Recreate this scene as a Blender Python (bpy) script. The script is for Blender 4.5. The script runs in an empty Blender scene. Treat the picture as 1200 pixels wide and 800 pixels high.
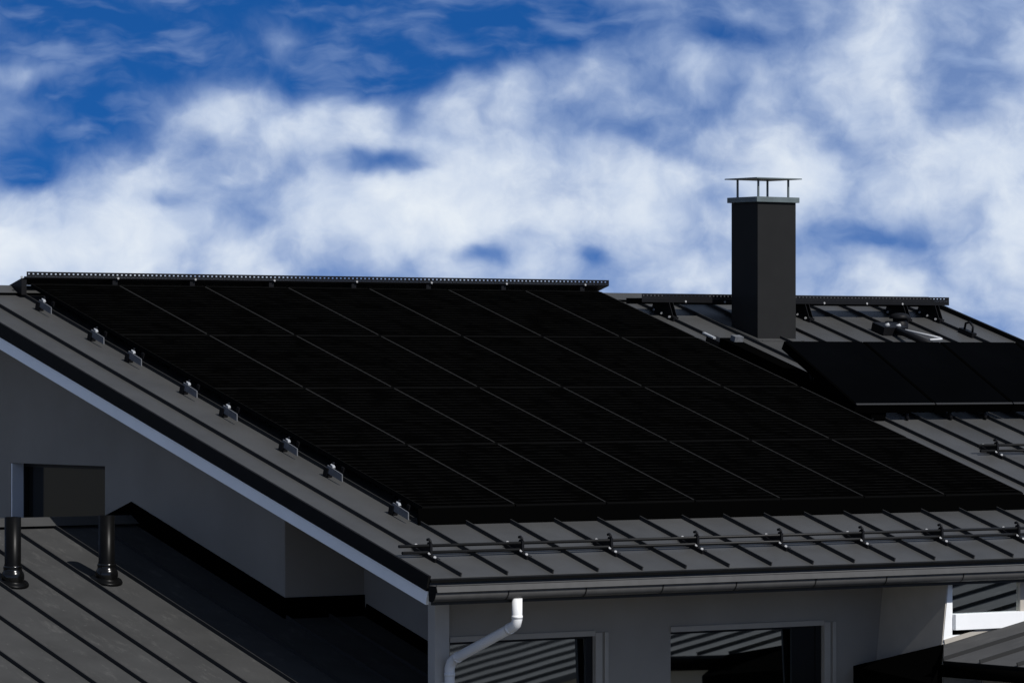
import bpy, math, random
from math import sin, cos, tan, radians, pi
random.seed(7)
S = bpy.context.scene
COL = S.collection

# ------------------------------------------------------------------ frames
A = 0.29455                       # pitch of the main roof (radians)
CA, SA = cos(A), sin(A)
V_RIDGE = 8.95
GROUND = -5.2
def RP(u, v, h=0.0):              # point on the main roof: along the eave, up the slope, above the sheet
    return (u, v*CA - h*SA, v*SA + h*CA)
WY, WZ = 6.18, 0.300              # ridge of the low wing at the left
def WP(u, s, h=0.0):              # point on the low wing's front slope, s metres down from its ridge
    return (u, WY - s*CA - h*SA, WZ - s*SA + h*CA)
B = radians(10.86); CB, SB = cos(B), sin(B)
LX, LZ = 5.55, -0.908             # eave of the low roof at the right (runs along Y)
def LP(s, y, h=0.0):
    return (LX + s*CB - h*SB, y, LZ + s*SB + h*CB)

# ------------------------------------------------------------------ mesh builder
class MB:
    def __init__(self):
        self.v = []; self.f = []; self.uv = {}; self.smooth = set()
    def quad(self, *pts, uv=None):
        i = len(self.v); self.v += [tuple(p) for p in pts]
        self.f.append(tuple(range(i, i+len(pts))))
        if uv: self.uv[len(self.f)-1] = uv
    def hexa(self, p):            # 8 points: 0-3 bottom ring, 4-7 top ring
        i = len(self.v); self.v += [tuple(q) for q in p]
        for f in ((3,2,1,0),(4,5,6,7),(0,1,5,4),(1,2,6,5),(2,3,7,6),(3,0,4,7)):
            self.f.append(tuple(i+k for k in f))
    def box(self, x0, x1, y0, y1, z0, z1, fn=lambda a,b,c:(a,b,c)):
        self.hexa([fn(x0,y0,z0),fn(x1,y0,z0),fn(x1,y1,z0),fn(x0,y1,z0),
                   fn(x0,y0,z1),fn(x1,y0,z1),fn(x1,y1,z1),fn(x0,y1,z1)])
        return self
    def prism(self, poly, x0, x1, fn=lambda x,a,b:(x,a,b)):   # polygon in (a,b), extruded along x
        n = len(poly); i = len(self.v)
        self.v += [fn(x0,a,b) for a,b in poly] + [fn(x1,a,b) for a,b in poly]
        self.f.append(tuple(range(i+n-1, i-1, -1))); self.f.append(tuple(range(i+n, i+2*n)))
        for k in range(n):
            k2 = (k+1) % n
            self.f.append((i+k, i+k2, i+n+k2, i+n+k))
        return self
    def tube(self, pts, r, n=12, smooth=True, caps=True):
        from mathutils import Vector
        pts = [Vector(p) for p in pts]
        rr = r if isinstance(r, (list, tuple)) else [r]*len(pts)
        i0 = len(self.v); prev = None
        for k, p in enumerate(pts):
            d0 = (pts[k]-pts[k-1]).normalized() if k else None
            d1 = (pts[k+1]-pts[k]).normalized() if k < len(pts)-1 else None
            d = (d0+d1).normalized() if d0 and d1 else (d0 or d1)
            if prev is None:
                ref = Vector((0,0,1)) if abs(d.z) < .9 else Vector((1,0,0))
                a = d.cross(ref).normalized()
            else:
                a = (prev - d*prev.dot(d)).normalized()
            prev = a; b = d.cross(a)
            k_ = 1.0
            if d0 and d1: k_ = 1/max(.5, d.dot(d1))
            for j in range(n):
                t = 2*pi*j/n
                self.v.append(tuple(p + (a*cos(t)+b*sin(t))*rr[k]*(k_ if False else 1)))
        for k in range(len(pts)-1):
            for j in range(n):
                q = i0+k*n
                self.f.append((q+j, q+(j+1)%n, q+n+(j+1)%n, q+n+j))
                if smooth: self.smooth.add(len(self.f)-1)
        if caps:
            self.f.append(tuple(i0+n-1-j for j in range(n)))
            self.f.append(tuple(i0+(len(pts)-1)*n+j for j in range(n)))
        return self
    def lathe(self, c, prof, n=28):   # profile (r, z) about a vertical axis through c
        i0 = len(self.v)
        for r, z in prof:
            for j in range(n):
                t = 2*pi*j/n
                self.v.append((c[0]+r*cos(t), c[1]+r*sin(t), c[2]+z))
        for k in range(len(prof)-1):
            for j in range(n):
                q = i0+k*n
                self.f.append((q+j, q+(j+1)%n, q+n+(j+1)%n, q+n+j)); self.smooth.add(len(self.f)-1)
        self.f.append(tuple(i0+(len(prof)-1)*n+j for j in range(n)))
        return self
    def build(self, name, mat, parent=None, loc=None, bevel=0):
        off = loc or (0,0,0)
        if parent is not None and loc is None: off = WORLD.get(parent.name, (0,0,0))
        me = bpy.data.meshes.new(name)
        me.from_pydata([(x-off[0], y-off[1], z-off[2]) for x,y,z in self.v], [], self.f)
        if self.uv:
            uvl = me.uv_layers.new(name='metres')
            for fi, uv in self.uv.items():
                for li, c in zip(me.polygons[fi].loop_indices, uv): uvl.data[li].uv = c
        for k in self.smooth: me.polygons[k].use_smooth = True
        me.materials.append(mat); me.validate(); me.update()
        o = bpy.data.objects.new(name, me); COL.objects.link(o)
        if parent is not None:
            o.parent = parent; WORLD[o.name] = off
        else:
            o.location = off; WORLD[o.name] = off
        if bevel:
            m = o.modifiers.new('edge', 'BEVEL'); m.width = bevel; m.segments = 2; m.limit_method = 'ANGLE'
        return o
WORLD = {}                        # world origin of every built object, so that children share it
def thing(name, label, cat, loc, group=None):
    o = bpy.data.objects.new(name, None); COL.objects.link(o); o.location = loc
    o.empty_display_size = .2
    WORLD[o.name] = tuple(loc)
    return tag(o, label, cat, group)
def tag(o, label, cat, group=None):
    o['label'] = label; o['category'] = cat
    if group: o['group'] = group
    return o
def copy_tree(o, parent=None):
    c = o.copy(); COL.objects.link(c)
    if parent is not None: c.parent = parent
    for ch in [x for x in bpy.data.objects if x.parent == o]: copy_tree(ch, c)
    return c

# ------------------------------------------------------------------ materials
def mat(name, col, rough=.5, spec=.3, metal=0.0, var=0.0, vscale=6.0, bump=0.0, bscale=40.0, coat=0.0):
    m = bpy.data.materials.new(name); m.use_nodes = True
    nt = m.node_tree; b = nt.nodes['Principled BSDF']
    b.inputs['Base Color'].default_value = (*col, 1)
    b.inputs['Roughness'].default_value = rough
    b.inputs['Specular IOR Level'].default_value = spec
    b.inputs['Metallic'].default_value = metal
    b.inputs['Coat Weight'].default_value = coat
    tc = nt.nodes.new('ShaderNodeTexCoord')
    if var:
        n = nt.nodes.new('ShaderNodeTexNoise'); n.inputs['Scale'].default_value = vscale; n.inputs['Detail'].default_value = 6
        nt.links.new(tc.outputs['Object'], n.inputs['Vector'])
        r = nt.nodes.new('ShaderNodeMapRange'); r.inputs['From Min'].default_value = .3; r.inputs['From Max'].default_value = .7
        r.inputs['To Min'].default_value = 1-var; r.inputs['To Max'].default_value = 1+var
        nt.links.new(n.outputs['Fac'], r.inputs['Value'])
        mx = nt.nodes.new('ShaderNodeVectorMath'); mx.operation = 'SCALE'; mx.inputs[0].default_value = col
        nt.links.new(r.outputs['Result'], mx.inputs['Scale']); nt.links.new(mx.outputs['Vector'], b.inputs['Base Color'])
    if bump:
        n2 = nt.nodes.new('ShaderNodeTexNoise'); n2.inputs['Scale'].default_value = bscale; n2.inputs['Detail'].default_value = 4
        nt.links.new(tc.outputs['Object'], n2.inputs['Vector'])
        bp = nt.nodes.new('ShaderNodeBump'); bp.inputs['Strength'].default_value = bump; bp.inputs['Distance'].default_value = .01
        nt.links.new(n2.outputs['Fac'], bp.inputs['Height']); nt.links.new(bp.outputs['Normal'], b.inputs['Normal'])
    return m

def sheet_metal(name, col, seam0, pitch, axis='X', dust=0.0, rough=.65, spec=.0):
    """painted steel sheet: every pan a touch lighter or darker, faint rolling waves, dust streaks down the slope"""
    m = bpy.data.materials.new(name); m.use_nodes = True
    nt = m.node_tree; N = nt.nodes; L = nt.links; b = N['Principled BSDF']
    b.inputs['Roughness'].default_value = rough; b.inputs['Specular IOR Level'].default_value = spec
    tc = N.new('ShaderNodeTexCoord'); geo = N.new('ShaderNodeNewGeometry')
    sp = N.new('ShaderNodeSeparateXYZ'); L.new(geo.outputs['Position'], sp.inputs[0])
    a = N.new('ShaderNodeMath'); a.operation = 'SUBTRACT'; L.new(sp.outputs[axis], a.inputs[0]); a.inputs[1].default_value = seam0
    d = N.new('ShaderNodeMath'); d.operation = 'DIVIDE'; L.new(a.outputs[0], d.inputs[0]); d.inputs[1].default_value = pitch
    fl = N.new('ShaderNodeMath'); fl.operation = 'FLOOR'; L.new(d.outputs[0], fl.inputs[0])
    wn = N.new('ShaderNodeTexWhiteNoise'); wn.noise_dimensions = '1D'; L.new(fl.outputs[0], wn.inputs['W'])
    r1 = N.new('ShaderNodeMapRange'); r1.inputs['To Min'].default_value = .93; r1.inputs['To Max'].default_value = 1.07
    L.new(wn.outputs['Value'], r1.inputs['Value'])
    n = N.new('ShaderNodeTexNoise'); n.inputs['Scale'].default_value = 1.7; n.inputs['Detail'].default_value = 7; n.inputs['Roughness'].default_value = .62
    L.new(geo.outputs['Position'], n.inputs['Vector'])
    r2 = N.new('ShaderNodeMapRange'); r2.inputs['From Min'].default_value = .3; r2.inputs['From Max'].default_value = .72
    r2.inputs['To Min'].default_value = .86; r2.inputs['To Max'].default_value = 1.15
    L.new(n.outputs['Fac'], r2.inputs['Value'])
    mu = N.new('ShaderNodeMath'); mu.operation = 'MULTIPLY'; L.new(r1.outputs[0], mu.inputs[0]); L.new(r2.outputs[0], mu.inputs[1])
    sc = N.new('ShaderNodeVectorMath'); sc.operation = 'SCALE'; sc.inputs[0].default_value = col
    L.new(mu.outputs[0], sc.inputs['Scale'])
    out = sc.outputs['Vector']
    if dust:
        mp = N.new('ShaderNodeMapping'); mp.inputs['Scale'].default_value = (3.2, 1.1, 1.1) if axis == 'X' else (1.1, 3.2, 1.1)
        L.new(geo.outputs['Position'], mp.inputs['Vector'])
        n3 = N.new('ShaderNodeTexNoise'); n3.inputs['Scale'].default_value = 2.2; n3.inputs['Detail'].default_value = 12; n3.inputs['Roughness'].default_value = .78
        L.new(mp.outputs[0], n3.inputs['Vector'])
        r3 = N.new('ShaderNodeMapRange'); r3.inputs['From Min'].default_value = .54; r3.inputs['From Max'].default_value = .74
        r3.inputs['To Min'].default_value = 0; r3.inputs['To Max'].default_value = dust; L.new(n3.outputs['Fac'], r3.inputs['Value'])
        n4 = N.new('ShaderNodeTexNoise'); n4.inputs['Scale'].default_value = 26; n4.inputs['Detail'].default_value = 3
        L.new(geo.outputs['Position'], n4.inputs['Vector'])
        r4 = N.new('ShaderNodeMapRange'); r4.inputs['From Min'].default_value = .69; r4.inputs['From Max'].default_value = .76
        r4.inputs['To Max'].default_value = dust*1.1; L.new(n4.outputs['Fac'], r4.inputs['Value'])
        ad = N.new('ShaderNodeMath'); ad.operation = 'ADD'; ad.use_clamp = True; L.new(r3.outputs[0], ad.inputs[0]); L.new(r4.outputs[0], ad.inputs[1])
        mx = N.new('ShaderNodeMix'); mx.data_type = 'RGBA'; L.new(ad.outputs[0], mx.inputs['Factor'])
        L.new(out, mx.inputs['A']); mx.inputs['B'].default_value = (.17,.165,.155,1); out = mx.outputs['Result']
    L.new(out, b.inputs['Base Color'])
    n2 = N.new('ShaderNodeTexNoise'); n2.inputs['Scale'].default_value = 2.6; n2.inputs['Detail'].default_value = 2
    L.new(geo.outputs['Position'], n2.inputs['Vector'])
    bp = N.new('ShaderNodeBump'); bp.inputs['Strength'].default_value = .35; bp.inputs['Distance'].default_value = .012
    L.new(n2.outputs['Fac'], bp.inputs['Height']); L.new(bp.outputs['Normal'], b.inputs['Normal'])
    return m

ROOF = sheet_metal('dark grey roof sheet', (.056,.056,.0555), .349, .5)
ROOF.node_tree.nodes['Principled BSDF'].inputs['Specular IOR Level'].default_value = .11
ROOF.node_tree.nodes['Principled BSDF'].inputs['Roughness'].default_value = .45
WING = sheet_metal('dark grey wing roof sheet', (.052,.052,.0515), -.165, .485, dust=.32)
LOWR = sheet_metal('grey low roof sheet', (.075,.075,.076), -.43, .5, axis='Y', dust=.45)
TRIMB = mat('black coated flashing', (.006,.006,.006), .6, .06, var=.15)
SEAM = mat('dark seam metal', (.030,.030,.030), .6, .08)
STEEL = mat('black powder coated steel', (.007,.007,.008), .5, .12, var=.1)
TUBEM = mat('dark grey tube steel', (.008,.008,.008), .45, .2)
GUT = mat('dark grey gutter metal', (.074,.073,.072), .5, .12, var=.08, vscale=9)
CHIM = mat('charcoal chimney cladding', (.0175,.0175,.0175), .55, .06, var=.06, vscale=4)
CAPM = mat('blue grey chimney cap steel', (.105,.13,.135), .45, .3, var=.12)
BOLT = mat('zinc plated bolt', (.34,.34,.34), .4, .4)
CLAMP = mat('raw aluminium', (.34,.35,.36), .3, .5)
CLGREY = mat('dull grey aluminium', (.13,.135,.145), .5, .2, var=.2, vscale=30)
WALL = mat('grey facade render', (.285,.265,.235), .9, .05, var=.07, vscale=1.3, bump=.25, bscale=160)
WALL2 = mat('warm grey facade board', (.32,.297,.265), .9, .05, var=.05, vscale=1.7, bump=.2, bscale=140)
CASE = mat('light grey window casing', (.38,.352,.31), .7, .1, var=.04)
WHITE = mat('white painted board', (.80,.81,.82), .5, .2, var=.04, vscale=3)
VERGE = mat('glossy white verge paint', (.86,.90,.94), .22, .6, var=.05, vscale=2)
WHITEM = mat('white painted metal', (.82,.82,.82), .35, .3, var=.03)
DARKF = mat('black window frame', (.010,.010,.010), .5, .15)
FRAME = mat('black panel frame', (.0052,.0052,.0052), .6, .0)
TRIMG = mat('dark anodised edge trim', (.027,.027,.027), .6, .0)
POSTM = mat('pale grey post board', (.46,.44,.41), .6, .1, var=.04)
SIDE = mat('pale grey bay side render', (.42,.392,.35), .85, .05, var=.05)
FASC = mat('dark fascia board', (.035,.035,.035), .6, .1)
FOAM = mat('white insulated pipe', (.50,.51,.52), .5, .2)
BOOT = mat('black rubber boot', (.0030,.0030,.0030), .20, .40)
PIPE = mat('black plastic vent pipe', (.0030,.0030,.0030), .34, .09, var=.2, vscale=12)
MATTEB = mat('plain matte black', (.0012,.0012,.0012), .8, .0)
COLL = mat('black collector glass', (.0012,.0014,.0018), .5, .0, var=.2, vscale=.8)
GROUNDM = mat('pale gravel and dry grass', (.17,.165,.14), .95, .05, var=.35, vscale=.6)

def glass_mirror(name, tint):
    m = bpy.data.materials.new(name); m.use_nodes = True
    b = m.node_tree.nodes['Principled BSDF']
    b.inputs['Base Color'].default_value = (*tint, 1); b.inputs['Metallic'].default_value = 1
    b.inputs['Roughness'].default_value = .03
    nt = m.node_tree
    tc = nt.nodes.new('ShaderNodeTexCoord'); n = nt.nodes.new('ShaderNodeTexNoise'); n.inputs['Scale'].default_value = 1.1; n.inputs['Detail'].default_value = 1
    nt.links.new(tc.outputs['Object'], n.inputs['Vector'])
    bp = nt.nodes.new('ShaderNodeBump'); bp.inputs['Strength'].default_value = .05; bp.inputs['Distance'].default_value = .01
    nt.links.new(n.outputs['Fac'], bp.inputs['Height']); nt.links.new(bp.outputs['Normal'], b.inputs['Normal'])
    return m
PANE = glass_mirror('reflective window glass', (.80,.86,.87))
PANEG = mat('dark window glass', (.014,.0145,.0145), .08, .25)

def cell_glass():
    m = bpy.data.materials.new('black solar cells'); m.use_nodes = True
    nt = m.node_tree; N = nt.nodes; L = nt.links; b = N['Principled BSDF']
    b.inputs['Roughness'].default_value = .6; b.inputs['Specular IOR Level'].default_value = 0.0
    uv = N.new('ShaderNodeUVMap'); uv.uv_map = 'metres'
    sp = N.new('ShaderNodeSeparateXYZ'); L.new(uv.outputs[0], sp.inputs[0])
    def line(sock, pitch, w):
        a = N.new('ShaderNodeMath'); a.operation = 'DIVIDE'; L.new(sock, a.inputs[0]); a.inputs[1].default_value = pitch
        f = N.new('ShaderNodeMath'); f.operation = 'FRACT'; L.new(a.outputs[0], f.inputs[0])
        c = N.new('ShaderNodeMath'); c.operation = 'LESS_THAN'; L.new(f.outputs[0], c.inputs[0]); c.inputs[1].default_value = w/pitch
        return c.outputs[0]
    l1 = line(sp.outputs['Y'], .0895, .013); l2 = line(sp.outputs['X'], .1685, .004)
    l2 = (lambda q: (q, N.new('ShaderNodeMath')))(l2); l2[1].operation = 'MULTIPLY'; L.new(l2[0], l2[1].inputs[0]); l2[1].inputs[1].default_value = .35
    mxx = N.new('ShaderNodeMath'); mxx.operation = 'MAXIMUM'; L.new(l1, mxx.inputs[0]); L.new(l2[1].outputs[0], mxx.inputs[1])
    n = N.new('ShaderNodeTexNoise'); n.inputs['Scale'].default_value = 4.0; n.inputs['Detail'].default_value = 5
    geo = N.new('ShaderNodeNewGeometry'); L.new(geo.outputs['Position'], n.inputs['Vector'])
    r = N.new('ShaderNodeMapRange'); r.inputs['From Min'].default_value = .35; r.inputs['From Max'].default_value = .65; r.inputs['To Min'].default_value = .1; r.inputs['To Max'].default_value = 1.5; L.new(n.outputs['Fac'], r.inputs['Value'])
    mm = N.new('ShaderNodeMath'); mm.operation = 'MULTIPLY'; L.new(mxx.outputs[0], mm.inputs[0]); L.new(r.outputs[0], mm.inputs[1])
    mx = N.new('ShaderNodeMix'); mx.data_type = 'RGBA'; L.new(mm.outputs[0], mx.inputs['Factor'])
    mx.inputs['A'].default_value = (.0007,.0007,.0007,1); mx.inputs['B'].default_value = (.0056,.0056,.0056,1)
    L.new(mx.outputs['Result'], b.inputs['Base Color'])
    return m
CELLS = cell_glass()

# ------------------------------------------------------------------ ground
g = MB(); R_ = 700
g.quad((-R_,-R_,GROUND),(R_,-R_,GROUND),(R_,R_,GROUND),(-R_,R_,GROUND))
o = g.build('ground', GROUNDM); o['kind'] = 'structure'

# ================================================================== MAIN HOUSE
XR = 13.4                         # right verge
house = thing('house', 'large grey house with a dark standing seam roof carrying the black panels', 'house', (0.8, 1.05, GROUND))
RZ = V_RIDGE*SA; RY = V_RIDGE*CA
# roof slab: front and back slope with standing seams
m = MB()
T = .10
def back(u, v, h=0.0):            # v measured from the back eave up to the ridge
    x, y, z = RP(u, v, h); return (x, 2*RY - y, z)
m.prism([(0,0),(RY,RZ),(2*RY,0),(2*RY,-T),(RY,RZ-T),(0,-T)], 0.004, XR)
roof = m.build('roof', ROOF, house)
m = MB()
k = 0
seam_x = []
while .349+.5*k < XR-.1:
    seam_x.append(.349+.5*k); k += 1
for x in seam_x:
    m.box(x-.006, x+.006, .012, V_RIDGE-.10, -.004, .036, RP)
    m.box(x-.006, x+.006, .012, V_RIDGE-.10, -.004, .036, lambda a,b,c: back(a,b,c))
m.build('seams', SEAM, roof)
m = MB()                          # folded sheet edge over the gutter
m.box(.0, XR, -.035, .0, -.030, -.004, RP)
m.build('drip_edge', TRIMB, roof)
m = MB()                          # ridge cap
m.hexa([RP(-.01,V_RIDGE-.17,.034),RP(XR+.02,V_RIDGE-.17,.034),back(XR+.02,V_RIDGE-.17,.034),back(-.01,V_RIDGE-.17,.034),
        (-.01,RY-.03,RZ+.062),(XR+.02,RY-.03,RZ+.062),(XR+.02,RY+.03,RZ+.062),(-.01,RY+.03,RZ+.062)])
m.build('ridge_cap', ROOF, house)
# rake: black flashing over a white board, left; verge flashing right
for nm, mt, x0, x1, h0, h1 in (('rake_flashing', TRIMB, -.022, .004, .028, -.108), ('verge_board', VERGE, -.002, .030, -.110, -.232)):
    m = MB()
    for fn in (RP, back):
        m.hexa([fn(x0,-.02,h1),fn(x1,-.02,h1),fn(x1,V_RIDGE,h1),fn(x0,V_RIDGE,h1),
                fn(x0,-.02,h0),fn(x1,-.02,h0),fn(x1,V_RIDGE,h0),fn(x0,V_RIDGE,h0)])
    m.build(nm, mt, house)
m = MB()
for fn in (RP, back):
    m.hexa([fn(XR-.03,0,-.13),fn(XR+.012,0,-.13),fn(XR+.012,V_RIDGE,-.13),fn(XR-.03,V_RIDGE,-.13),
            fn(XR-.03,0,.05),fn(XR+.012,0,.05),fn(XR+.012,V_RIDGE,.05),fn(XR-.03,V_RIDGE,.05)])
m.build('verge_flashing', TRIMB, house)
# soffit under the overhang
m = MB()
for fn in (RP, back):
    m.hexa([fn(.032,.02,-.20),fn(XR-.04,.02,-.20),fn(XR-.04,V_RIDGE-.06,-.20),fn(.032,V_RIDGE-.06,-.20),
            fn(.032,.02,-.17),fn(XR-.04,.02,-.17),fn(XR-.04,V_RIDGE-.06,-.17),fn(.032,V_RIDGE-.06,-.17)])
m.build('soffit', CASE, house)
m = MB(); m.box(.032, XR-.04, -.018, .016, -.232, -.105)
m.build('fascia', FASC, house)
# gable wall, with an opening for the window and the recess at its front
GX = .80
def under(y): return min(y, 2*RY-y)*SA/CA - .21
wy0, wy1, wz0, wz1 = 6.69, 8.56, .10, .835     # window opening
m = MB()
def wallpoly(pts, x0, x1): m.prism(pts, x0, x1)
YB = 2*RY-1.0
wallpoly([(3.465,GROUND),(wy0,GROUND),(wy0,under(wy0)),(3.465,under(3.465))], GX, GX+.25)
wallpoly([(wy0,GROUND),(wy1,GROUND),(wy1,wz0),(wy0,wz0)], GX, GX+.25)
wallpoly([(wy0,wz1),(wy1,wz1),(wy1,under(wy1)),(wy0,under(wy0))], GX, GX+.25)
wallpoly([(wy1,GROUND),(YB,GROUND),(YB,under(YB)),(wy1,under(wy1))], GX, GX+.25)
m.build('gable_wall', WALL, house)
m = MB()
m.box(GX+.252, 1.90, 3.467, 3.70, GROUND, under(3.467)-.002)
m.box(GX+.002, 1.697, 3.452, 3.4635, GROUND, under(3.45)-.004)
m.prism([(1.20,GROUND),(3.465,GROUND),(3.465,under(3.465)),(1.20,under(1.20))], 1.70, 1.90)
m.build('recess_wall', WALL2, house)
gw = MB()
gw.quad((GX+.19,wy0,wz0),(GX+.19,wy1,wz0),(GX+.19,wy1,wz1),(GX+.19,wy0,wz1))
w = gw.build('window', PANEG, house)
m = MB()
m.box(GX+.14, GX+.185, wy0+.002, wy0+.05, wz0+.002, wz1-.002); m.box(GX+.14, GX+.185, wy1-.05, wy1-.002, wz0+.002, wz1-.002)
m.box(GX+.14, GX+.185, wy0+.052, wy1-.052, wz1-.04, wz1-.002)
m.build('frame', DARKF, w)
m = MB(); m.box(GX+.004, GX+.137, wy1-.03, wy1-.004, wz0+.002, wz1-.004)
m.build('reveal', WHITEM, w)
# front wall with two windows, then the bay that stands forward at its right
FY = 1.05
win = [(.975, 2.595, -2.1, -.642), (3.50, 5.345, -2.1, -.640)]
m = MB()
xs = [.93] + [q for w_ in win for q in w_[:2]] + [6.30]
for i in range(0, len(xs), 2): m.box(xs[i], xs[i+1], FY, FY+.14, GROUND, .08)
for x0, x1, z0, z1 in win:
    m.box(x0, x1, FY, FY+.14, z1, .08); m.box(x0, x1, FY, FY+.14, GROUND, z0)
m.build('front_wall', WALL, house)
for i, (x0, x1, z0, z1) in enumerate(win):
    m = MB(); tl_ = .035*(z1-z0); m.quad((x0,FY+.05,z0),(x1,FY+.05,z0),(x1,FY+.05+tl_,z1),(x0,FY+.05+tl_,z1))
    w = m.build('window', PANE, house)
    m = MB()
    m.box(x1-.072, x1-.002, FY+.012, FY+.048, z0+.002, z1-.002)
    if i: m.box(x1-.36, x1-.075, FY+.02, FY+.044, z0+.002, z1-.004)  # wide dark board standing in for the black end of the reflection
    m.box(x0+.002, x1-.074 if not i else x1-.362, FY+.012, FY+.047, z1-.020, z1-.003)
    m.build('frame', DARKF, w)
    m = MB()
    m.box(x1+.012, x1+.085, FY-.022, FY-.002, z0, z1+.03)
    m.box(x1+.120, x1+.165, FY-.016, FY-.002, z0, z1+.03)
    m.box(x0-.01, x1+.010, FY-.020, FY-.002, z1+.002, z1+.05)
    m.build('casing', CASE, w)
m = MB(); m.box(.77, .928, .99, 1.10, GROUND, .085)
m.build('corner_post', POSTM, house, bevel=.004)
# bay
BX, BY = 6.15, .15
m = MB()
m.hexa([(BX-.185,BY,-1.7),(BX+.05,BY,-1.7),(BX+.05,BY+.006,-1.7),(BX-.185,BY+.006,-1.7),
        (BX+.015,BY,-.13),(BX+.05,BY,-.13),(BX+.05,BY+.006,-.13),(BX+.015,BY+.006,-.13)])  # left edge slanted to stand in for a shadow edge on the wall
m.box(BX+.05, 12.9, BY, BY+.12, GROUND, -.72)
m.build('bay_front_wall', WHITE, house)
m = MB(); m.hexa([(BX-.185,BY+.008,-1.7),(BX+.04,BY+.008,-1.7),(BX+.13,FY-.002,-1.7),(BX-.205,FY-.002,-1.7),(BX+.014,BY+.008,-.03),(BX+.04,BY+.008,-.03),(BX+.13,FY-.002,-.03),(BX-.006,FY-.002,-.03)])
m.build('bay_side_wall', SIDE, house)
m = MB(); m.quad((BX+.052,BY+.03,-.52),(7.075,BY+.03,-.52),(7.075,BY+.03,-.13),(BX+.052,BY+.03,-.13))
w = m.build('window', PANE, house)
m = MB(); m.box(7.077, 7.16, BY+.002, BY+.11, -.70, -.13)
m.build('frame', CASE, w)
m = MB(); m.box(7.162, 12.9, BY+.001, BY+.115, -.718, -.13)
m.build('bay_upper_wall', WHITE, house)
m = MB(); m.box(BX+.052, 12.9, BY-.045, BY+.10, -.672, -.522)
m.build('window_apron', WHITE, house, bevel=.003)
# remaining walls
m = MB()
m.box(GX, 12.9, YB, YB+.25, GROUND, under(YB)-.004)
m.prism([(BY+.13,GROUND),(YB-.002,GROUND),(YB-.002,under(YB)),(RY,under(RY)),(BY+.13,under(BY+.13))], 12.65, 12.9)
m.build('rear_wall', WALL, house)
# gutter: half round with a rolled bead, end cap, straps
m = MB()
GY0, GZ0, GR, G1 = -.075, -.068, .066, XR
prof = [(-.134,-.062),(-.150,-.116),(-.126,-.122),(-.125,-.138),(-.122,-.152),(-.113,-.170),(-.098,-.187),(-.080,-.198),(-.060,-.202),(-.040,-.199),(-.026,-.19),(-.022,-.06)]
i0 = len(m.v)
for x in (-.015, G1):
    m.v += [(x, a, b) for a, b in prof]
n_ = len(prof)
for k in range(n_-1):
    m.f.append((i0+k, i0+n_+k, i0+n_+k+1, i0+k+1))
    if k > 3: m.smooth.add(len(m.f)-1)
i0 = len(m.v)
for x in (-.015, G1): m.v += [(x, GY0+(a-GY0)*.95, GZ0+(b-GZ0)*.95) for a, b in prof]
for k in range(n_-1):
    m.f.append((i0+k+1, i0+n_+k+1, i0+n_+k, i0+k)); m.smooth.add(len(m.f)-1)
gut = m.build('gutter', GUT, house)
m = MB(); m.tube([(-.016, -.133, -.060), (G1, -.133, -.060)], .007, 12)
m.build('bead', GUT, gut)
m = MB(); m.prism([(a, b) for a, b in prof], -.020, -.0155)
m.build('end_cap', TRIMB, gut)
for x in (.762, 1.613, 2.478, 3.326, 4.267, 5.130, 6.091, 6.95, 7.8, 8.7, 9.6, 10.5, 11.4, 12.3):
    m = MB()
    p2 = [(-.08+(a+.08)*1.06, -.12+(b+.12)*1.05) for a, b in prof[1:-1]]
    for k in range(len(p2)-1):
        m.quad((x-.006,)+p2[k], (x+.006,)+p2[k], (x+.006,)+p2[k+1], (x-.006,)+p2[k+1])
    m.build('strap', TRIMB, gut)
# downspout
m = MB()
dx = .891
path = [(dx,-.075,-.195),(dx,-.075,-.38),(dx,-.06,-.42),(dx,-.02,-.445),(dx,.86,-.775),(dx,.91,-.81),(dx,.935,-.86),(dx,.935,GROUND+.1)]
m.tube(path, .046, 20)
dsp = m.build('downspout', WHITEM, house)
for q0, q1 in (((dx,-.075,-.345),(dx,-.075,-.372)), ((dx,.02,-.460),(dx,.05,-.4717)), ((dx,.80,-.752),(dx,.83,-.7635)), ((dx,.935,-.90),(dx,.935,-.93))):
    m = MB(); m.tube([q0, q1], .0495, 20); m.build('sleeve', WHITEM, dsp)
m = MB(); m.box(dx-.055, dx+.055, .985, 1.045, -1.02, -.99); m.build('wall_clip', WHITEM, dsp)
# chimney
CX0, CX1, CY0, CY1 = 9.517, 10.075, 7.035, 7.50
ctop = 3.665
m = MB(); m.box(CX0, CX1, CY0, CY1, CY0*SA/CA-.4, ctop)
ch = m.build('chimney', CHIM, house, bevel=.004)
m = MB(); m.box(CX0-.035, CX1+.03, CY0-.03, CY1+.035, ctop+.002, ctop+.062)
m.build('collar', CAPM, ch, bevel=.004)
for x in (CX0+.05, CX1-.07):
    for y in (CY0+.05, CY1-.05):
        m = MB(); m.box(x-.009, x+.009, y-.009, y+.009, ctop+.064, ctop+.262); m.build('cap_post', CAPM, ch)
m = MB()
cz = ctop+.264
m.hexa([(CX0-.055,CY0-.05,cz),(CX1+.05,CY0-.05,cz),(CX1+.05,CY1+.055,cz),(CX0-.055,CY1+.055,cz),
        (CX0-.053,CY0-.048,cz+.012),(CX1+.048,CY0-.048,cz+.012),(CX1+.048,CY1+.053,cz+.012),(CX0-.053,CY1+.053,cz+.012)])
m.build('cover', CAPM, ch)
m = MB()                          # flashing round the chimney foot
def fl(x0, x1, v0, v1): m.box(x0, x1, v0, v1, .001, .006, RP)
fl(CX0-.05, CX0-.002, CY0/CA-.08, CY1/CA+.16); fl(CX1+.002, CX1+.06, CY0/CA-.08, CY1/CA+.16); fl(CX0-.002, CX1+.002, CY0/CA-.10, CY0/CA-.004)
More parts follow.
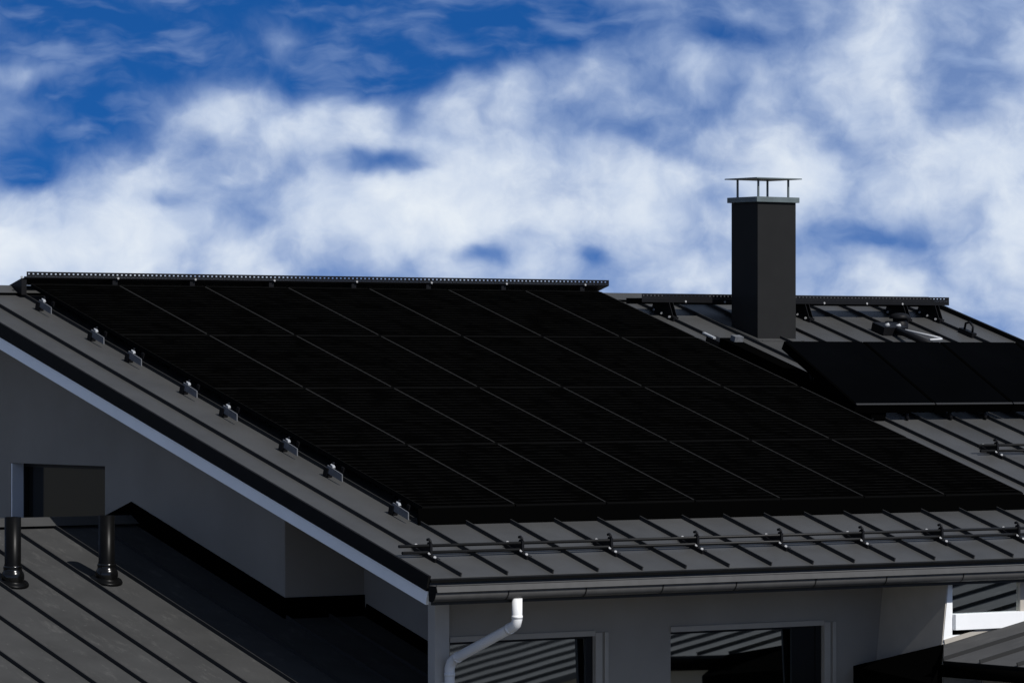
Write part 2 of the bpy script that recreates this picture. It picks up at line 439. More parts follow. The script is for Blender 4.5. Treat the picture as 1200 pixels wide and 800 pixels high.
m.build('foot_flashing', ROOF, ch)

# ================================================================== SOLAR PANELS
UA, PW, PL, VT = .8827, 1.0525, 1.8152, 6.8959+1.8152     # left edge, pitch across, pitch along, top edge
HP = .15
ordn = ['first','second','third','fourth','fifth','sixth','seventh']
rown = ['top','second','third','bottom']
gap = .016
def make_panel(u0, v0):           # v0 = lower edge
    u1, v1 = u0+PW-gap, v0+PL-.006
    t = thing('photovoltaic_module', 'x', 'solar panel', RP(u0, v0, HP-.04), 'black solar panels on the roof')
    fr = MB(); w_ = .010
    fr.box(u0, u1, v0, v0+w_, HP-.036, HP+.002, RP); fr.box(u0, u1, v1-w_, v1, HP-.036, HP+.002, RP)
    fr.box(u0, u0+w_, v0+w_, v1-w_, HP-.036, HP+.002, RP); fr.box(u1-w_, u1, v0+w_, v1-w_, HP-.036, HP+.002, RP)
    fr.build('frame', FRAME, t)
    tr = MB(); tr.box(u1+.001, u1+.0125, v0+.03, v1-.03, HP-.02, HP+.003, RP); tr.build('edge_trim', TRIMG, t)
    gl = MB()
    gl.quad(RP(u0+w_,v0+w_,HP-.002), RP(u1-w_,v0+w_,HP-.002), RP(u1-w_,v1-w_,HP-.002), RP(u0+w_,v1-w_,HP-.002),
            uv=((0,0),(u1-u0,0),(u1-u0,v1-v0),(0,v1-v0)))
    gl.quad(RP(u0+w_,v0+w_,HP-.03), RP(u0+w_,v1-w_,HP-.03), RP(u1-w_,v1-w_,HP-.03), RP(u1-w_,v0+w_,HP-.03), uv=((0,0),)*4)
    gl.build('glass', CELLS, t)
    return t
proto = make_panel(UA, VT-PL)
base = RP(UA, VT-PL, HP-.04)
for r in range(4):
    for c in range(7):
        o = proto if (r, c) == (0, 0) else copy_tree(proto)
        o.location = RP(UA+PW*c, VT-PL*(r+1), HP-.04)
        where = 'counting from the left rake edge'
        if c == 6: o['label'] = f'black solar panel at the right end of the {rown[r]} row'
        elif c == 0: o['label'] = f'black solar panel at the left end of the {rown[r]} row beside the clamps'
        else: o['label'] = f'black solar panel in the {rown[r]} row, {ordn[c]} {where}'
# mounting rails: black underframe beneath the panels with a grey foot and bright clamp at each left end
def make_rail(v):
    t = thing('mounting_rail', 'x', 'mounting rail', RP(UA-.10, v, .04), 'rails carrying the solar panels')
    m = MB(); m.box(UA-.02, UA+7*PW, v-.02, v+.02, .058, .108, RP); m.build('rail', STEEL, t)
    m = MB()                      # grey sheet foot, long side down the slope
    m.hexa([RP(UA-.155,v-.22,.040),RP(UA-.145,v-.22,.040),RP(UA-.145,v+.05,.045),RP(UA-.155,v+.05,.045),
            RP(UA-.155,v-.20,.105),RP(UA-.145,v-.20,.105),RP(UA-.145,v+.05,.115),RP(UA-.155,v+.05,.115)])
    m.build('foot', CLGREY, t)
    m = MB()                      # black seam clamp
    m.box(UA-.165, UA-.10, v+.02, v+.085, .004, .09, RP)
    m.build('seam_clamp', STEEL, t)
    m = MB()                      # aluminium end piece that catches the sun
    m.hexa([RP(UA-.150,v-.035,.114),RP(UA-.122,v-.035,.114),RP(UA-.122,v+.012,.118),RP(UA-.150,v+.012,.118),
            RP(UA-.150,v-.025,.130),RP(UA-.122,v-.025,.130),RP(UA-.122,v+.012,.138),RP(UA-.150,v+.012,.138)])
    m.build('end_clamp', CLAMP, t)
    m = MB(); m.tube([RP(UA-.125,v,.144), RP(UA-.125,v,.155)], .011, 8); m.build('bolt', STEEL, t)
    return t
rv = [8.20, 7.13, 6.39, 5.33, 4.59, 3.515, 2.74, 1.64]
rp = make_rail(rv[0])
for i, v in enumerate(rv):
    o = rp if i == 0 else copy_tree(rp)
    o.location = RP(UA-.10, v, .04)
    o['label'] = f'mounting rail with bright end clamp under the {rown[i//2]} panel row, {"upper" if i%2==0 else "lower"} of its pair'

sk_ = MB()                        # black strip added as shade in the gap under the lowest row
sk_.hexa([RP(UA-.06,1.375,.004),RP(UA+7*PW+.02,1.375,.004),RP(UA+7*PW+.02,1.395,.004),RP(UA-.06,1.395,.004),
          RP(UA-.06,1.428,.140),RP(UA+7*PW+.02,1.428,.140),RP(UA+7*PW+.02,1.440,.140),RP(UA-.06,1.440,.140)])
tag(sk_.build('shade_strip', MATTEB, None, RP(UA, 1.38, 0)), 'long black strip drawn as the shade under the lowest row of solar panels', 'shade strip')

# ================================================================== ROOF WALKWAYS
def bolt_at(mb, p, r=.013, d=(0,-1,0)):
    mb.tube([p, (p[0]+d[0]*.012, p[1]+d[1]*.012, p[2]+d[2]*.012)], r, 8)
def perforated(mb, x0, x1, y, z0, z1, hz0, hz1, pitch=.053, hw=.021, th=.003):
    mb.box(x0, x1, y, y+th, z0, hz0); mb.box(x0, x1, y, y+th, hz1, z1)
    n = int((x1-x0)/pitch); x = x0
    for i in range(n):
        c = x0+pitch*(i+.5)
        mb.box(x, c-hw/2, y, y+th, hz0, hz1); x = c+hw/2
    mb.box(x, x1, y, y+th, hz0, hz1)
def foot(mb, u, v0, v1, yb, zb):   # angled steel foot clamped to a seam, rising to the plate
    mb.box(u-.035, u+.035, v0, v1, .004, .05, RP)
    for s in (-.03, .024):
        mb.hexa([RP(u+s,v0+.02,.05),RP(u+s+.006,v0+.02,.05),RP(u+s+.006,v1-.02,.05),RP(u+s,v1-.02,.05),
                 (u+s,yb[0],zb),(u+s+.006,yb[0],zb),(u+s+.006,yb[1],zb),(u+s,yb[1],zb)])
# over the ridge above the panels: tilted tread, its front flange pierced
wk = thing('roof_walkway', 'long black perforated roof walkway running along the ridge above the solar panels', 'roof walkway', RP(4.6, V_RIDGE-.1, .05))
WX0, WX1 = .84, 8.39
m = MB(); m.box(WX0-.03, WX1, 8.30, 8.303, 2.735, 2.750); perforated(m, WX0, WX1, 8.30, 2.7505, 2.798, 2.771, 2.781)
m.build('front_flange', STEEL, wk)
m = MB()
m.hexa([(WX0-.03,8.304,2.732),(WX1-.0,8.304,2.732),(WX1+.06,8.62,2.665),(WX0-.0,8.62,2.665),
        (WX0-.03,8.304,2.737),(WX1-.0,8.304,2.737),(WX1+.06,8.62,2.670),(WX0-.0,8.62,2.670)])
m.build('tread', STEEL, wk)
m = MB(); m.box(WX0+.01, WX1-.02, 8.296, 8.2995, 2.7535, 2.7605); m.build('edge_lip', TUBEM, wk)
for x in (.757, 1.908, 2.858, 3.853, 4.919, 5.91, 6.93, 8.028):
    m = MB()
    xx = max(x, .82)
    m.hexa([(xx-.03,8.32,2.56),(xx+.03,8.32,2.56),(xx+.03,8.58,2.62),(xx-.03,8.58,2.62),
            (xx-.03,8.32,2.731),(xx+.03,8.32,2.731),(xx+.03,8.60,2.655),(xx-.03,8.60,2.655)])
    b_ = m.build('bracket', STEEL, wk)
    m = MB(); bolt_at(m, (x+.02, 8.298, 2.741), .012); m.build('bolt', BOLT, b_)
# right of the chimney
wk = thing('roof_walkway', 'black perforated roof walkway on brackets behind the chimney, right end in the open', 'roof walkway', RP(10.8, 8.1, .05))
m = MB(); m.box(8.43, 13.04, 7.75, 7.753, 2.545, 2.592); perforated(m, 8.43, 13.04, 7.75, 2.5925, 2.640, 2.615, 2.625)
m.build('front_flange', STEEL, wk)
m = MB(); m.box(8.43, 13.03, 7.756, 8.03, 2.588, 2.592); m.build('tread', STEEL, wk)
m = MB(); m.box(8.43, 13.04, 8.033, 8.036, 2.53, 2.595); m.build('back_flange', STEEL, wk)
for u in (8.849, 10.849, 12.349, 12.849):
    m = MB(); foot(m, u, 8.02, 8.46, (7.77, 8.02), 2.586)
    b_ = m.build('bracket', STEEL, wk)
    for v in (8.09, 8.24, 8.38):
        m = MB(); bolt_at(m, RP(u-.036, v, .034), .014, (-1,-.4,.2)); m.build('bolt', BOLT, b_)
for x in (9.05, 9.62, 10.35, 11.1, 11.75, 12.3):
    m = MB(); bolt_at(m, (x, 7.748, 2.556), .012); m.build('bolt', BOLT, wk)
# single clamp on the right verge
t = thing('roof_anchor', 'small black anchor clamp on the seam near the right verge', 'roof anchor', RP(12.9, 7.55, .0))
m = MB(); m.box(12.80, 12.87, 7.42, 7.66, .004, .06, RP); m.build('base', STEEL, t)
m = MB(); m.tube([RP(12.835,7.60,.06), RP(12.835,7.60,.13), RP(12.835,7.54,.16), RP(12.835,7.47,.13), RP(12.835,7.46,.06)], .014, 10); m.build('eye', STEEL, t)

# ================================================================== SNOW GUARDS
def bar_line(u0, u1, v, h, r):
    return MB().tube([RP(u0, v, h), RP(u1, v, h)], r, 10)
def guard_bracket(u, v, parent):
    m = MB()
    # plate standing on the seam, with a hooked top
    m.box(u-.028, u+.028, v-.15, v+.20, .004, .034, RP)
    m.hexa([RP(u-.012,v-.055,.03),RP(u+.012,v-.055,.03),RP(u+.012,v+.055,.03),RP(u-.012,v+.055,.03),
            RP(u-.012,v-.022,.135),RP(u+.012,v-.022,.135),RP(u+.012,v+.022,.135),RP(u-.012,v+.022,.135)])
    m.tube([RP(u,v-.005,.13), RP(u,v+.004,.150), RP(u,v+.028,.158), RP(u,v+.048,.146)], .013, 8)
    m.hexa([RP(u-.008,v+.02,.03),RP(u+.008,v+.02,.03),RP(u+.008,v+.20,.03),RP(u-.008,v+.20,.03),
            RP(u-.008,v+.02,.09),RP(u+.008,v+.02,.09),RP(u+.008,v+.19,.04),RP(u-.008,v+.19,.04)])
    b_ = m.build('bracket', STEEL, parent)
    for q in (RP(u-.014, v-.035, .040), RP(u-.010, v-.118, .034), RP(u-.016, v+.175, .05)):
        m = MB(); bolt_at(m, q, .0135, (-.25,-.6,.75)); m.build('bolt', BOLT, b_)
def snow_guard(label, us, u0, u1, v):
    t = thing('snow_guard', label, 'snow guard', RP((u0+u1)/2, v, .0), 'tubular snow guards on the roof')
    bar_line(u0, u1, v+.0, .108, .0145).build('tube', TUBEM, t)
    bar_line(u0+.04, u1+.04, v-.012, .050, .0145).build('tube', TUBEM, t)
    for u in us: guard_bracket(u, v, t)
    return t
snow_guard('long two-tube snow guard on brackets just above the front gutter', [.349+1.0*k for k in range(0,13)], .02, 12.9, .535)
snow_guard('shorter two-tube snow guard higher up at the right, below the tilted collectors', [9.349+1.0*k for k in range(0,4)], 9.09, 13.0, 3.11)

# ================================================================== SOLAR COLLECTORS
QX0, QW, QN = 8.36, 1.12, 4
PB = (4.02, 1.425); PT = (5.195, 2.100)          # lower and upper edge (Y, Z)
tl = math.atan2(PT[1]-PB[1], PT[0]-PB[0]); ln = math.hypot(PT[0]-PB[0], PT[1]-PB[1])
def QP(u, s, h=0.0): return (u, PB[0]+s*cos(tl)-h*sin(tl), PB[1]+s*sin(tl)+h*cos(tl))
def make_collector(u0):
    u1 = u0+QW-.02
    t = thing('solar_collector', 'x', 'solar collector', QP(u0, 0, -.1), 'tilted solar collectors beside the chimney')
    m = MB(); m.box(u0, u1, 0, ln, -.10, -.006, QP); m.build('casing', MATTEB, t)
    m = MB(); m.box(u0+.018, u1-.018, .024, ln-.02, -.004, .0, QP); m.build('glass', COLL, t)
    m = MB(); m.box(u0, u1, -.006, .018, -.004, .006, QP); m.build('lower_lip', FASC, t)
    for u in (u0+.30, u1-.30):
        m = MB(); m.tube([QP(u,.10,-.10), (u, PB[0]+.10, (PB[0]+.10)*SA/CA+.01)], .022, 8); m.build('leg', STEEL, t)
        yb = PT[0]-.12; m = MB(); m.tube([QP(u,ln-.12,-.10), (u, yb, yb*SA/CA+.01)], .022, 8); m.build('leg', STEEL, t)
    return t
cp = make_collector(QX0)
cl = ['leftmost tilted black solar collector, partly in front of the chimney foot', 'second tilted black solar collector from the chimney', 'third tilted black solar collector from the chimney', 'tilted black solar collector at the far right end']
for i in range(QN):
    o = cp if i == 0 else copy_tree(cp)
    o.location = QP(QX0+QW*i, 0, -.1); o['label'] = cl[i]
t = thing('cable_tray', 'black cable tray along the right edge of the solar panels, with a bright clip', 'cable tray', RP(8.74, 5.8, 0))
m = MB(); m.box(8.63, 8.835, 4.30, 6.95, .004, .13, RP); m.build('tray', MATTEB, t)
m = MB(); m.box(8.66, 8.80, 6.97, 7.22, .004, .07, RP); m.build('junction_box', STEEL, t)
m = MB(); m.box(8.70, 8.82, 6.78, 6.86, .131, .19, RP); m.build('bracket', CLGREY, t)
m = MB(); m.hexa([RP(8.66,7.10,.072),RP(8.70,7.10,.072),RP(8.70,7.30,.072),RP(8.66,7.30,.072),RP(8.66,7.10,.090),RP(8.70,7.10,.090),RP(8.70,7.30,.090),RP(8.66,7.30,.090)]); m.build('clip', CLAMP, t)
# pipe and vents behind the collectors
t = thing('collector_pipe', 'white bent insulated pipe lying on the roof behind the collectors', 'pipe', RP(12.1, 7.5, .03))
m = MB(); m.tube([RP(11.73,7.40,.10), RP(11.975,7.115,.10), RP(11.99,7.08,.10), RP(11.985,7.045,.10), RP(11.95,7.035,.10), RP(11.77,7.01,.10)], .013, 10); m.build('pipe', FOAM, t)
m = MB(); m.tube([RP(11.76,7.60,.08), RP(11.79,7.56,.115)], [.020,.016], 10); m.build('fitting', FOAM, t)
t = thing('roof_vent', 'low black roof vent with a round hood behind the white pipe', 'roof vent', RP(12.12, 7.95, 0))
m = MB(); c = RP(12.12, 7.93, .0); m.lathe(c, [(.10,-.03),(.10,.03),(.08,.05),(.08,.09)]); m.build('base', STEEL, t)
m = MB(); m.lathe(c, [(.12,.08),(.125,.10),(.10,.13),(.05,.145),(.005,.148)]); m.build('hood', STEEL, t)
t = thing('pipe_duct', 'black duct box left of the white pipe, with a metal fitting', 'duct', RP(11.62, 7.62, 0))
m = MB(); m.box(11.50, 11.86, 7.50, 7.72, .004, .10, RP); m.build('box', STEEL, t)
m = MB(); m.tube([RP(11.70,7.50,.07), RP(11.62,7.20,.10), RP(11.62,6.8,.10)], .04, 10); m.build('hose', STEEL, t)
m = MB(); m.tube([RP(11.55,7.55,.10), RP(11.58,7.52,.135)], [.026,.020], 10); m.build('fitting', CLAMP, t)

# ================================================================== LOW WING at the left
wing = thing('low_wing', 'low grey side wing with a dark standing seam roof against the gable wall', 'outbuilding', (-3.2, WY, GROUND))
WF = 6.9; WL = -7.0
m = MB()
def wp2(p): return (p[1], p[2])
def WB(u, s, h=0.0):
    x, y, z = WP(u, s, h); return (x, 2*WY-y, z)
for fn in (WP, WB):
    for x0, x1, s0, s1 in ((WL, GX-.003, 0, WF), (GX-.003, 1.697, (WY-3.462)/CA, WF)):
        if fn is WB and x1 > GX: continue
        m.hexa([fn(x0,s0,-.08),fn(x1,s0,-.08),fn(x1,s1,-.08),fn(x0,s1,-.08),fn(x0,s0,0),fn(x1,s0,0),fn(x1,s1,0),fn(x0,s1,0)])
wr = m.build('roof', WING, wing)
m = MB(); k = -14
while True:
    x = -.165+.485*k; k += 1
    if x > 1.6: break
    if x < WL: continue
    s0 = .10 if x < GX-.02 else (WY-3.44)/CA
    if abs(x-.67) < .01 or True:
        m.box(x-.006, x+.006, s0, WF, -.004, .036, WP)
        if x < GX-.02: m.box(x-.006, x+.006, .10, WF, -.004, .036, WB)
m.build('seams', SEAM, wr)
m = MB()
m.hexa([WP(WL,.17,.034),WP(GX-.02,.17,.034),WB(GX-.02,.17,.034),WB(WL,.17,.034),
        (WL,WY-.03,WZ+.062),(GX-.02,WY-.03,WZ+.062),(GX-.02,WY+.03,WZ+.062),(WL,WY+.03,WZ+.062)])
m.build('ridge_cap', ROOF, wing)
m = MB()                          # black flashing turned up on the walls
sC = (WY-3.462)/CA
for fn in (WP, WB):
    e = sC+.010 if fn is WP else 2.5
    up_ = lambda q, z: (q[0], q[1], q[2]+z)
    m.hexa([fn(GX-.018,0,.002),fn(GX-.003,0,.002),fn(GX-.003,e,.002),fn(GX-.018,e,.002),
            up_(fn(GX-.010,0),.195),up_(fn(GX-.003,0),.195),up_(fn(GX-.003,e),.195),up_(fn(GX-.010,e),.195)])
zc = WP(0, sC, 0)[2]
m.box(GX-.0105, 1.697, 3.434, 3.4505, zc-.02, zc+.19)
m.hexa([WP(1.68,sC+.03,.002),WP(1.697,sC+.03,.002),WP(1.697,5.3,.002),WP(1.68,5.3,.002),
        WP(1.688,sC+.03,.12),WP(1.697,sC+.03,.12),WP(1.697,5.3,.12),WP(1.688,5.3,.12)])
m.build('wall_flashing', MATTEB, wing)
yf = WY-WF*CA+.5; zf = WZ-(WY-yf)*SA/CA-.09
m = MB()
m.prism([(yf,GROUND),(2*WY-yf,GROUND),(2*WY-yf,zf),(WY,WZ-.09),(yf,zf)], WL+.4, WL+.6)
m.box(WL+.602, GX-.01, yf, yf+.2, GROUND, zf-.01); m.box(WL+.602, GX-.01, 2*WY-yf-.2, 2*WY-yf, GROUND, zf-.01)
m.build('wall', WALL, wing)
m = MB(); m.tube([WP(WL,WF+.03,-.05), WP(1.69,WF+.03,-.05)], .06, 12); m.build('gutter', GUT, wing)
def vent_pipe(label, x, s):
    b0 = WP(x, s, 0)
    t = thing('vent_pipe', label, 'vent pipe', b0, 'vent pipes on the low wing')
    m = MB(); m.lathe((b0[0],b0[1],b0[2]), [(.080,.12),(.080,.18),(.0765,.19),(.0765,.620),(.062,.622),(.060,.56)]); m.build('pipe', PIPE, t)
    m = MB(); m.lathe(b0, [(.096,-.05),(.102,.02),(.108,.055),(.107,.085),(.098,.11),(.088,.122),(.086,.142),(.089,.152),(.087,.166),(.080,.170)]); m.build('boot', BOOT, t)
    m = MB(); n_ = 32; i0 = len(m.v)
    ring = []
    for r, h in ((.150,.004),(.150,.016),(.142,.028),(.105,.034),(.098,.05)):
        ring.append([WP(x+r*cos(2*pi*j/n_), s+r*sin(2*pi*j/n_), h) for j in range(n_)])
    for rg in ring: m.v += rg
    for a in range(len(ring)-1):
        for j in range(n_):
            m.f.append((i0+a*n_+j, i0+a*n_+(j+1)%n_, i0+(a+1)*n_+(j+1)%n_, i0+(a+1)*n_+j)); m.smooth.add(len(m.f)-1)
    m.build('base_flange', PIPE, t)
vent_pipe('black vent pipe on the low wing roof beside the house shadow', -.472, (WY-4.56)/CA)
vent_pipe('black vent pipe at the far left of the low wing roof, in full sun', -1.475, (WY-4.575)/CA)

# ================================================================== LOW ROOF at the right
lw = thing('low_annex', 'low annex with a weathered grey seam roof below the bay window', 'outbuilding', (LX+1.5, -4, GROUND))
LS, LY0, LY1 = 3.6, -9.5, BY-.004
m = MB()
m.hexa([LP(.0,LY0,-.07),LP(LS,LY0,-.07),LP(LS,LY1,-.07),LP(.55,LY1,-.07),LP(.0,LY0,0),LP(LS,LY0,0),LP(LS,LY1,0),LP(.55,LY1,0)])
m.v = m.v[:0]; m.f = []
# outline with the cut corner beside the bay
YS, SX = -2.15, -2.6              # the roof widens beyond the step
outl = [(SX,LY0),(LS,LY0),(LS,LY1),(.545,LY1),(0,-.446),(0,YS),(SX,YS)]
i0 = 0; m.v = [LP(s,y,0) for s,y in outl]+[LP(s,y,-.07) for s,y in outl]
n_ = len(outl); m.f = [tuple(range(n_)), tuple(range(2*n_-1,n_-1,-1))]+[(k,n_+k,n_+(k+1)%n_,(k+1)%n_) for k in range(n_)]
xr = LX+LS*CB; zr = LZ+LS*SB
m.hexa([(xr,LY0,zr-.07),(xr+3.5,LY0,zr-.75),(xr+3.5,LY1,zr-.75),(xr,LY1,zr-.07),(xr,LY0,zr),(xr+3.5,LY0,zr-.68),(xr+3.5,LY1,zr-.68),(xr,LY1,zr)])
lr = m.build('roof', LOWR, lw)
m = MB(); y = -.43
while y > LY0:
    s0 = .012 if y > YS else SX+.012
    m.box(s0, LS-.02, y-.006, y+.006, -.004, .036, LP); y -= .5
m.build('seams', SEAM, lr)
m = MB(); m.box(-.012, .0, YS, -.446, -.13, .004, LP); m.box(SX-.012, SX, LY0, YS, -.13, .004, LP); m.build('fascia', TRIMB, lw)
m = MB(); m.tube([LP(-.07,YS,-.075), LP(-.07,-.40,-.075)], .055, 12); m.build('gutter', MATTEB, lw)
m = MB(); m.tube([LP(SX-.07,LY0,-.075), LP(SX-.07,YS,-.075)], .055, 12); m.build('gutter', MATTEB, lw)
m = MB()                          # wall flashing under the bay
m.box(.55, LS, LY1-.012, LY1-.001, .002, .045, LP); m.build('wall_flashing', CASE, lw)
m = MB()                          # black sheet added as shade in the corner between annex, bay and front wall
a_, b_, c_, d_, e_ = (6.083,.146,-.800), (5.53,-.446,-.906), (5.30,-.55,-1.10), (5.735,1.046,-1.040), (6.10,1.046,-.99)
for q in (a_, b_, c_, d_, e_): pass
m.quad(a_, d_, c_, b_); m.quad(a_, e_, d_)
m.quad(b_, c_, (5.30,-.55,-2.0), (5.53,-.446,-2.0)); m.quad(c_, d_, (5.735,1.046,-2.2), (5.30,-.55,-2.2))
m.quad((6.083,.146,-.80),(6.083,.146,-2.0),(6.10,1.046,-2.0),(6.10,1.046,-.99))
m.build('corner_shade_sheet', MATTEB, lw)
m = MB()
m.box(LX+.35, LX+.55, LY0+.2, -.6, GROUND, LZ-.05); m.box(LX+.552, xr+3.0, LY0+.2, LY0+.4, GROUND, LZ-.05); m.box(xr+2.8, xr+3.0, LY0+.402, LY1-.1, GROUND, LZ-.05)
m.build('wall', WALL2, lw)
# ================================================================== CAMERA
cam = bpy.data.cameras.new('camera'); co = bpy.data.objects.new('camera', cam); COL.objects.link(co)
cam.sensor_width = 36; cam.lens = 5161.23/1200*36; cam.clip_start = .5; cam.clip_end = 5000
from mathutils import Matrix, Vector
yaw, pit = .636822, .0056567
fw = Vector((sin(yaw)*cos(pit), cos(yaw)*cos(pit), sin(pit))); rt = Vector((cos(yaw), -sin(yaw), 0)); up = rt.cross(fw)
M = Matrix(((rt.x, up.x, -fw.x, -22.0174), (rt.y, up.y, -fw.y, -30.9737), (rt.z, up.z, -fw.z, 1.8267), (0,0,0,1)))
co.matrix_world = M
S.camera = co

# ================================================================== LIGHT
SUN_EL, SUN_AZ = radians(42), radians(6)       # from the front, a little to the right
sd = Vector((sin(SUN_AZ)*cos(SUN_EL), -cos(SUN_AZ)*cos(SUN_EL), sin(SUN_EL)))
sl = bpy.data.lights.new('sun', 'SUN'); sl.energy = 4.2; sl.angle = radians(.53); sl.color = (1, .975, .94)
so = bpy.data.objects.new('sun', sl); COL.objects.link(so); so.rotation_euler = sd.to_track_quat('Z', 'Y').to_euler()
so.location = (5, -20, 30)

w = bpy.data.worlds.new('World'); S.world = w; w.use_nodes = True
nt = w.node_tree; N = nt.nodes; L = nt.links
bg = N['Background']
def node(t, **kw):
    n = N.new(t)
    for k, v in kw.items(): setattr(n, k, v)
    return n
def math_(op, a, b=None, c=None, clamp=False):
    n = node('ShaderNodeMath', operation=op); n.use_clamp = clamp
    for i, q in enumerate((a, b, c)):
        if q is None: continue
        if isinstance(q, (int, float)): n.inputs[i].default_value = q
        else: L.new(q, n.inputs[i])
    return n.outputs[0]
def maprange(v, a, b, c=0.0, d=1.0, smooth=False):
    n = node('ShaderNodeMapRange'); n.interpolation_type = 'SMOOTHSTEP' if smooth else 'LINEAR'
    L.new(v, n.inputs['Value'])
    for nm, q in zip(('From Min','From Max','To Min','To Max'), (a,b,c,d)): n.inputs[nm].default_value = q
    return n.outputs['Result']
tc = node('ShaderNodeTexCoord'); D = tc.outputs['Generated']
sp = node('ShaderNodeSeparateXYZ'); L.new(D, sp.inputs[0])
# bearing and height of the direction, in degrees
az = math_('MULTIPLY', math_('ARCTAN2', sp.outputs['X'], sp.outputs['Y']), 180/pi)
el = math_('MULTIPLY', math_('ARCSINE', sp.outputs['Z']), 180/pi)
# clear-sky colour: Nishita, looked up well above the horizon so that the low band of sky is a deep polarised blue
mz = math_('MULTIPLY_ADD', math_('MAXIMUM', sp.outputs['Z'], 0.0), 3.0, .38)
cb = node('ShaderNodeCombineXYZ'); L.new(sp.outputs['X'], cb.inputs[0]); L.new(sp.outputs['Y'], cb.inputs[1]); L.new(mz, cb.inputs[2])
nv = node('ShaderNodeVectorMath', operation='NORMALIZE'); L.new(cb.outputs[0], nv.inputs[0])
sky = node('ShaderNodeTexSky', sky_type='NISHITA'); sky.sun_disc = False
sky.sun_elevation = SUN_EL; sky.sun_rotation = pi - SUN_AZ; sky.air_density = 1.0; sky.dust_density = .1; sky.ozone_density = 2.5; sky.altitude = 300
L.new(nv.outputs[0], sky.inputs['Vector'])
hs = node('ShaderNodeHueSaturation'); hs.inputs['Saturation'].default_value = 1.30; hs.inputs['Value'].default_value = .86; L.new(sky.outputs[0], hs.inputs['Color'])
# clouds
cvec = node('ShaderNodeCombineXYZ'); L.new(az, cvec.inputs[0]); L.new(math_('MULTIPLY', el, 1.12), cvec.inputs[1])
# warp
wn = node('ShaderNodeTexNoise'); wn.inputs['Scale'].default_value = .9; wn.inputs['Detail'].default_value = 3; L.new(cvec.outputs[0], wn.inputs['Vector'])
ws = node('ShaderNodeVectorMath', operation='SUBTRACT'); L.new(wn.outputs['Color'], ws.inputs[0]); ws.inputs[1].default_value = (.5,.5,.5)
wm = node('ShaderNodeVectorMath', operation='MULTIPLY_ADD'); L.new(ws.outputs[0], wm.inputs[0]); wm.inputs[1].default_value = (.75,.65,0); L.new(cvec.outputs[0], wm.inputs[2])
P = wm.outputs[0]
def noise(scale, det, rough, vec, off=(0,0,0), st=(1,1,1)):
    mp = node('ShaderNodeMapping'); mp.inputs['Location'].default_value = off; mp.inputs['Scale'].default_value = st; L.new(vec, mp.inputs['Vector'])
    n = node('ShaderNodeTexNoise'); n.inputs['Scale'].default_value = scale; n.inputs['Detail'].default_value = det; n.inputs['Roughness'].default_value = rough
    L.new(mp.outputs[0], n.inputs['Vector']); return n.outputs['Fac']
n1 = noise(.55, 7, .5, P, (3.1,7.7,0))
n2 = noise(1.9, 7, .55, P, (11.3,2.2,0))
def puffs(scale, off):            # rounded cumulus lumps
    mp = node('ShaderNodeMapping'); mp.inputs['Location'].default_value = off; L.new(P, mp.inputs['Vector'])
    v = node('ShaderNodeTexVoronoi', feature='SMOOTH_F1'); v.inputs['Scale'].default_value = scale; v.inputs['Smoothness'].default_value = .55
    v.inputs['Detail'].default_value = 1.0; v.inputs['Roughness'].default_value = .45
    L.new(mp.outputs[0], v.inputs['Vector']); return v.outputs['Distance']
pf = math_('SUBTRACT', .42, puffs(.85, (2.3,4.4,0)))
# bearing/height bumps where the clouds thicken (+) or open (-): bearing, height, width, tall, strength
deg = lambda px, py: (36.487+math.degrees(math.atan((px-600)/5161.23)), math.degrees(math.atan((400-py)/5161.23))+.324)
bumps = []
def bump(px, py, wx, wy, s):
    a, e = deg(px, py); bumps.append((a, e, wx/90.08, wy/90.08, s))
bump(130,20,330,95,-.34); bump(60,165,110,42,-.22); bump(480,80,90,45,-.24); bump(30,208,36,18,-.22); bump(540,20,190,50,-.26); bump(250,80,120,40,-.12)
bump(445,192,55,15,-.26); bump(660,22,50,26,-.20); bump(880,42,80,22,-.26); bump(770,85,45,26,-.14); bump(560,298,30,13,-.24); bump(690,302,20,15,-.20)
bump(785,185,38,20,-.15); bump(650,128,48,22,-.16); bump(830,235,40,20,-.10); bump(1040,278,50,12,-.17); bump(730,150,60,20,-.12); bump(1085,70,45,25,-.10); bump(200,232,24,10,-.10)
bump(350,140,85,34,.20); bump(560,100,75,38,.17); bump(110,262,150,55,.17); bump(480,255,120,40,.14); bump(1150,150,130,110,.13); bump(620,205,120,45,.06)
bump(900,200,260,60,.06); bump(60,320,160,40,.14); bump(325,45,60,18,.13); bump(30,88,60,9,.13); bump(90,85,30,9,.08); bump(1000,30,140,30,.03); bump(560,270,500,90,.05); bump(250,120,60,22,.14)
acc = None
Pw = node('ShaderNodeSeparateXYZ'); L.new(P, Pw.inputs[0])
pa = Pw.outputs['X']; pe = math_('DIVIDE', Pw.outputs['Y'], 1.12)
for a, e, wx, wy, s in bumps:
    dx_ = math_('MULTIPLY', math_('SUBTRACT', pa, a), 1/wx); dy_ = math_('MULTIPLY', math_('SUBTRACT', pe, e), 1/wy)
    q = math_('MULTIPLY_ADD', dx_, dx_, math_('MULTIPLY', dy_, dy_))
    gs = math_('MULTIPLY', math_('POWER', 2.718, math_('MULTIPLY', q, -1.0)), s)
    acc = gs if acc is None else math_('ADD', acc, gs)
dens = math_('ADD', math_('ADD', math_('MULTIPLY', n1, .54), math_('MULTIPLY', n2, .27)), acc)
dens = math_('ADD', math_('MULTIPLY_ADD', pf, .25, dens), .30)
high = maprange(el, 6.0, 16.0, 0.0, -.22)
dens = math_('ADD', dens, high)
fac = maprange(dens, .32, .82, 0.0, .98, True)
cir = noise(1.5, 6, .5, P, (6.1,9.3,0), (.55,1.4,1))          # thin high veil
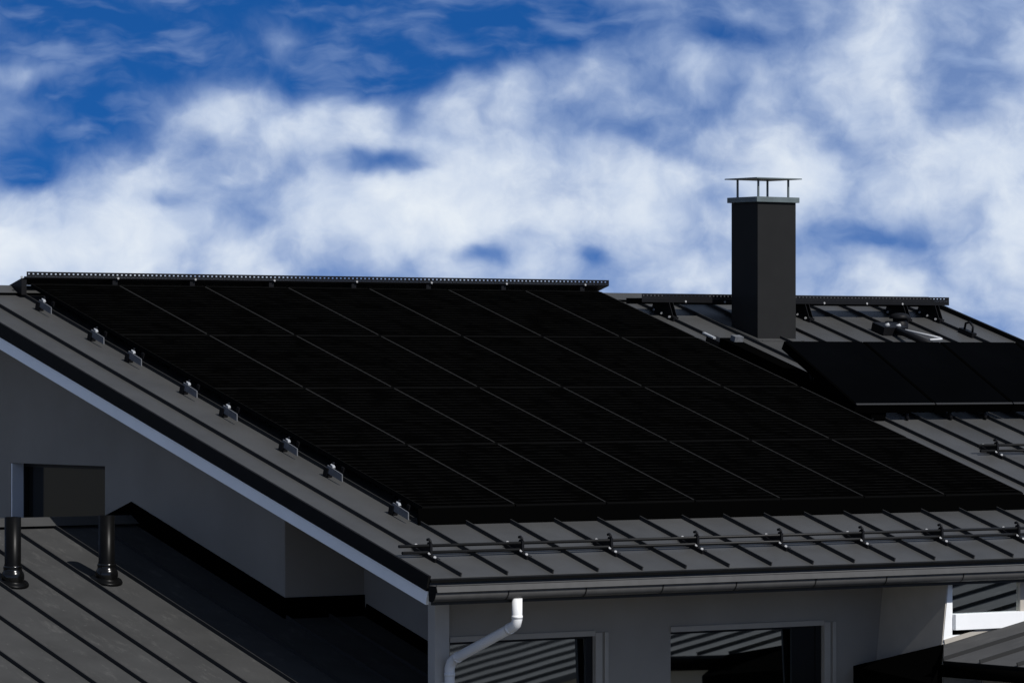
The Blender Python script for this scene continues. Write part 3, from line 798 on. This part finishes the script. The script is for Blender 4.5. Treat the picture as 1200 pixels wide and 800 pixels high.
vl = math_('ADD', maprange(cir, .44, .80, 0.0, .45, True), math_('MULTIPLY', maprange(math_('ADD', noise(.5, 5, .5, cvec.outputs[0], (8.8,1.1,0)), math_('MULTIPLY', math_('SUBTRACT', az, 39.0), .05)), .42, .80, 0.0, .40, True), 1.0))
fac = math_('MAXIMUM', fac, vl)
core = maprange(dens, .50, .88, 0.0, 1.0, True)
shade = noise(1.0, 6, .6, P, (1.7,5.2,0))
bright = math_('MULTIPLY', core, maprange(shade, .28, .66, .45, 1.0))
cm = node('ShaderNodeMix', data_type='RGBA'); L.new(bright, cm.inputs['Factor'])
cm.inputs['A'].default_value = (.38,.50,.74,1); cm.inputs['B'].default_value = (.80,.86,.93,1)
tn = node('ShaderNodeVectorMath', operation='MULTIPLY'); L.new(hs.outputs[0], tn.inputs[0]); tn.inputs[1].default_value = (.42, .92, 1.36)
bw = node('ShaderNodeRGBToBW'); L.new(sky.outputs[0], bw.inputs[0])
gy = node('ShaderNodeVectorMath', operation='SCALE'); gy.inputs[0].default_value = (.78,.92,1.15); L.new(bw.outputs[0], gy.inputs['Scale'])
up_mix = node('ShaderNodeMix', data_type='RGBA'); L.new(maprange(el, 7.0, 22.0, 0.0, .85), up_mix.inputs['Factor'])
L.new(tn.outputs[0], up_mix.inputs['A']); L.new(gy.outputs[0], up_mix.inputs['B'])
sk = node('ShaderNodeVectorMath', operation='SCALE'); L.new(up_mix.outputs['Result'], sk.inputs[0]); sk.inputs['Scale'].default_value = .10
fin = node('ShaderNodeMix', data_type='RGBA'); L.new(fac, fin.inputs['Factor']); L.new(sk.outputs[0], fin.inputs['A']); L.new(cm.outputs['Result'], fin.inputs['B'])
dv = node('ShaderNodeVectorMath', operation='SCALE'); L.new(fin.outputs['Result'], dv.inputs[0]); dv.inputs['Scale'].default_value = 10.0
L.new(dv.outputs[0], bg.inputs['Color']); bg.inputs['Strength'].default_value = .10

# ================================================================== RENDER
S.render.engine = 'CYCLES'
S.cycles.use_denoising = True
S.cycles.max_bounces = 6
S.view_settings.view_transform = 'Standard'; S.view_settings.look = 'None'
S.view_settings.exposure = 0; S.view_settings.gamma = 1; S.view_settings.use_curve_mapping = False
S.render.film_transparent = False
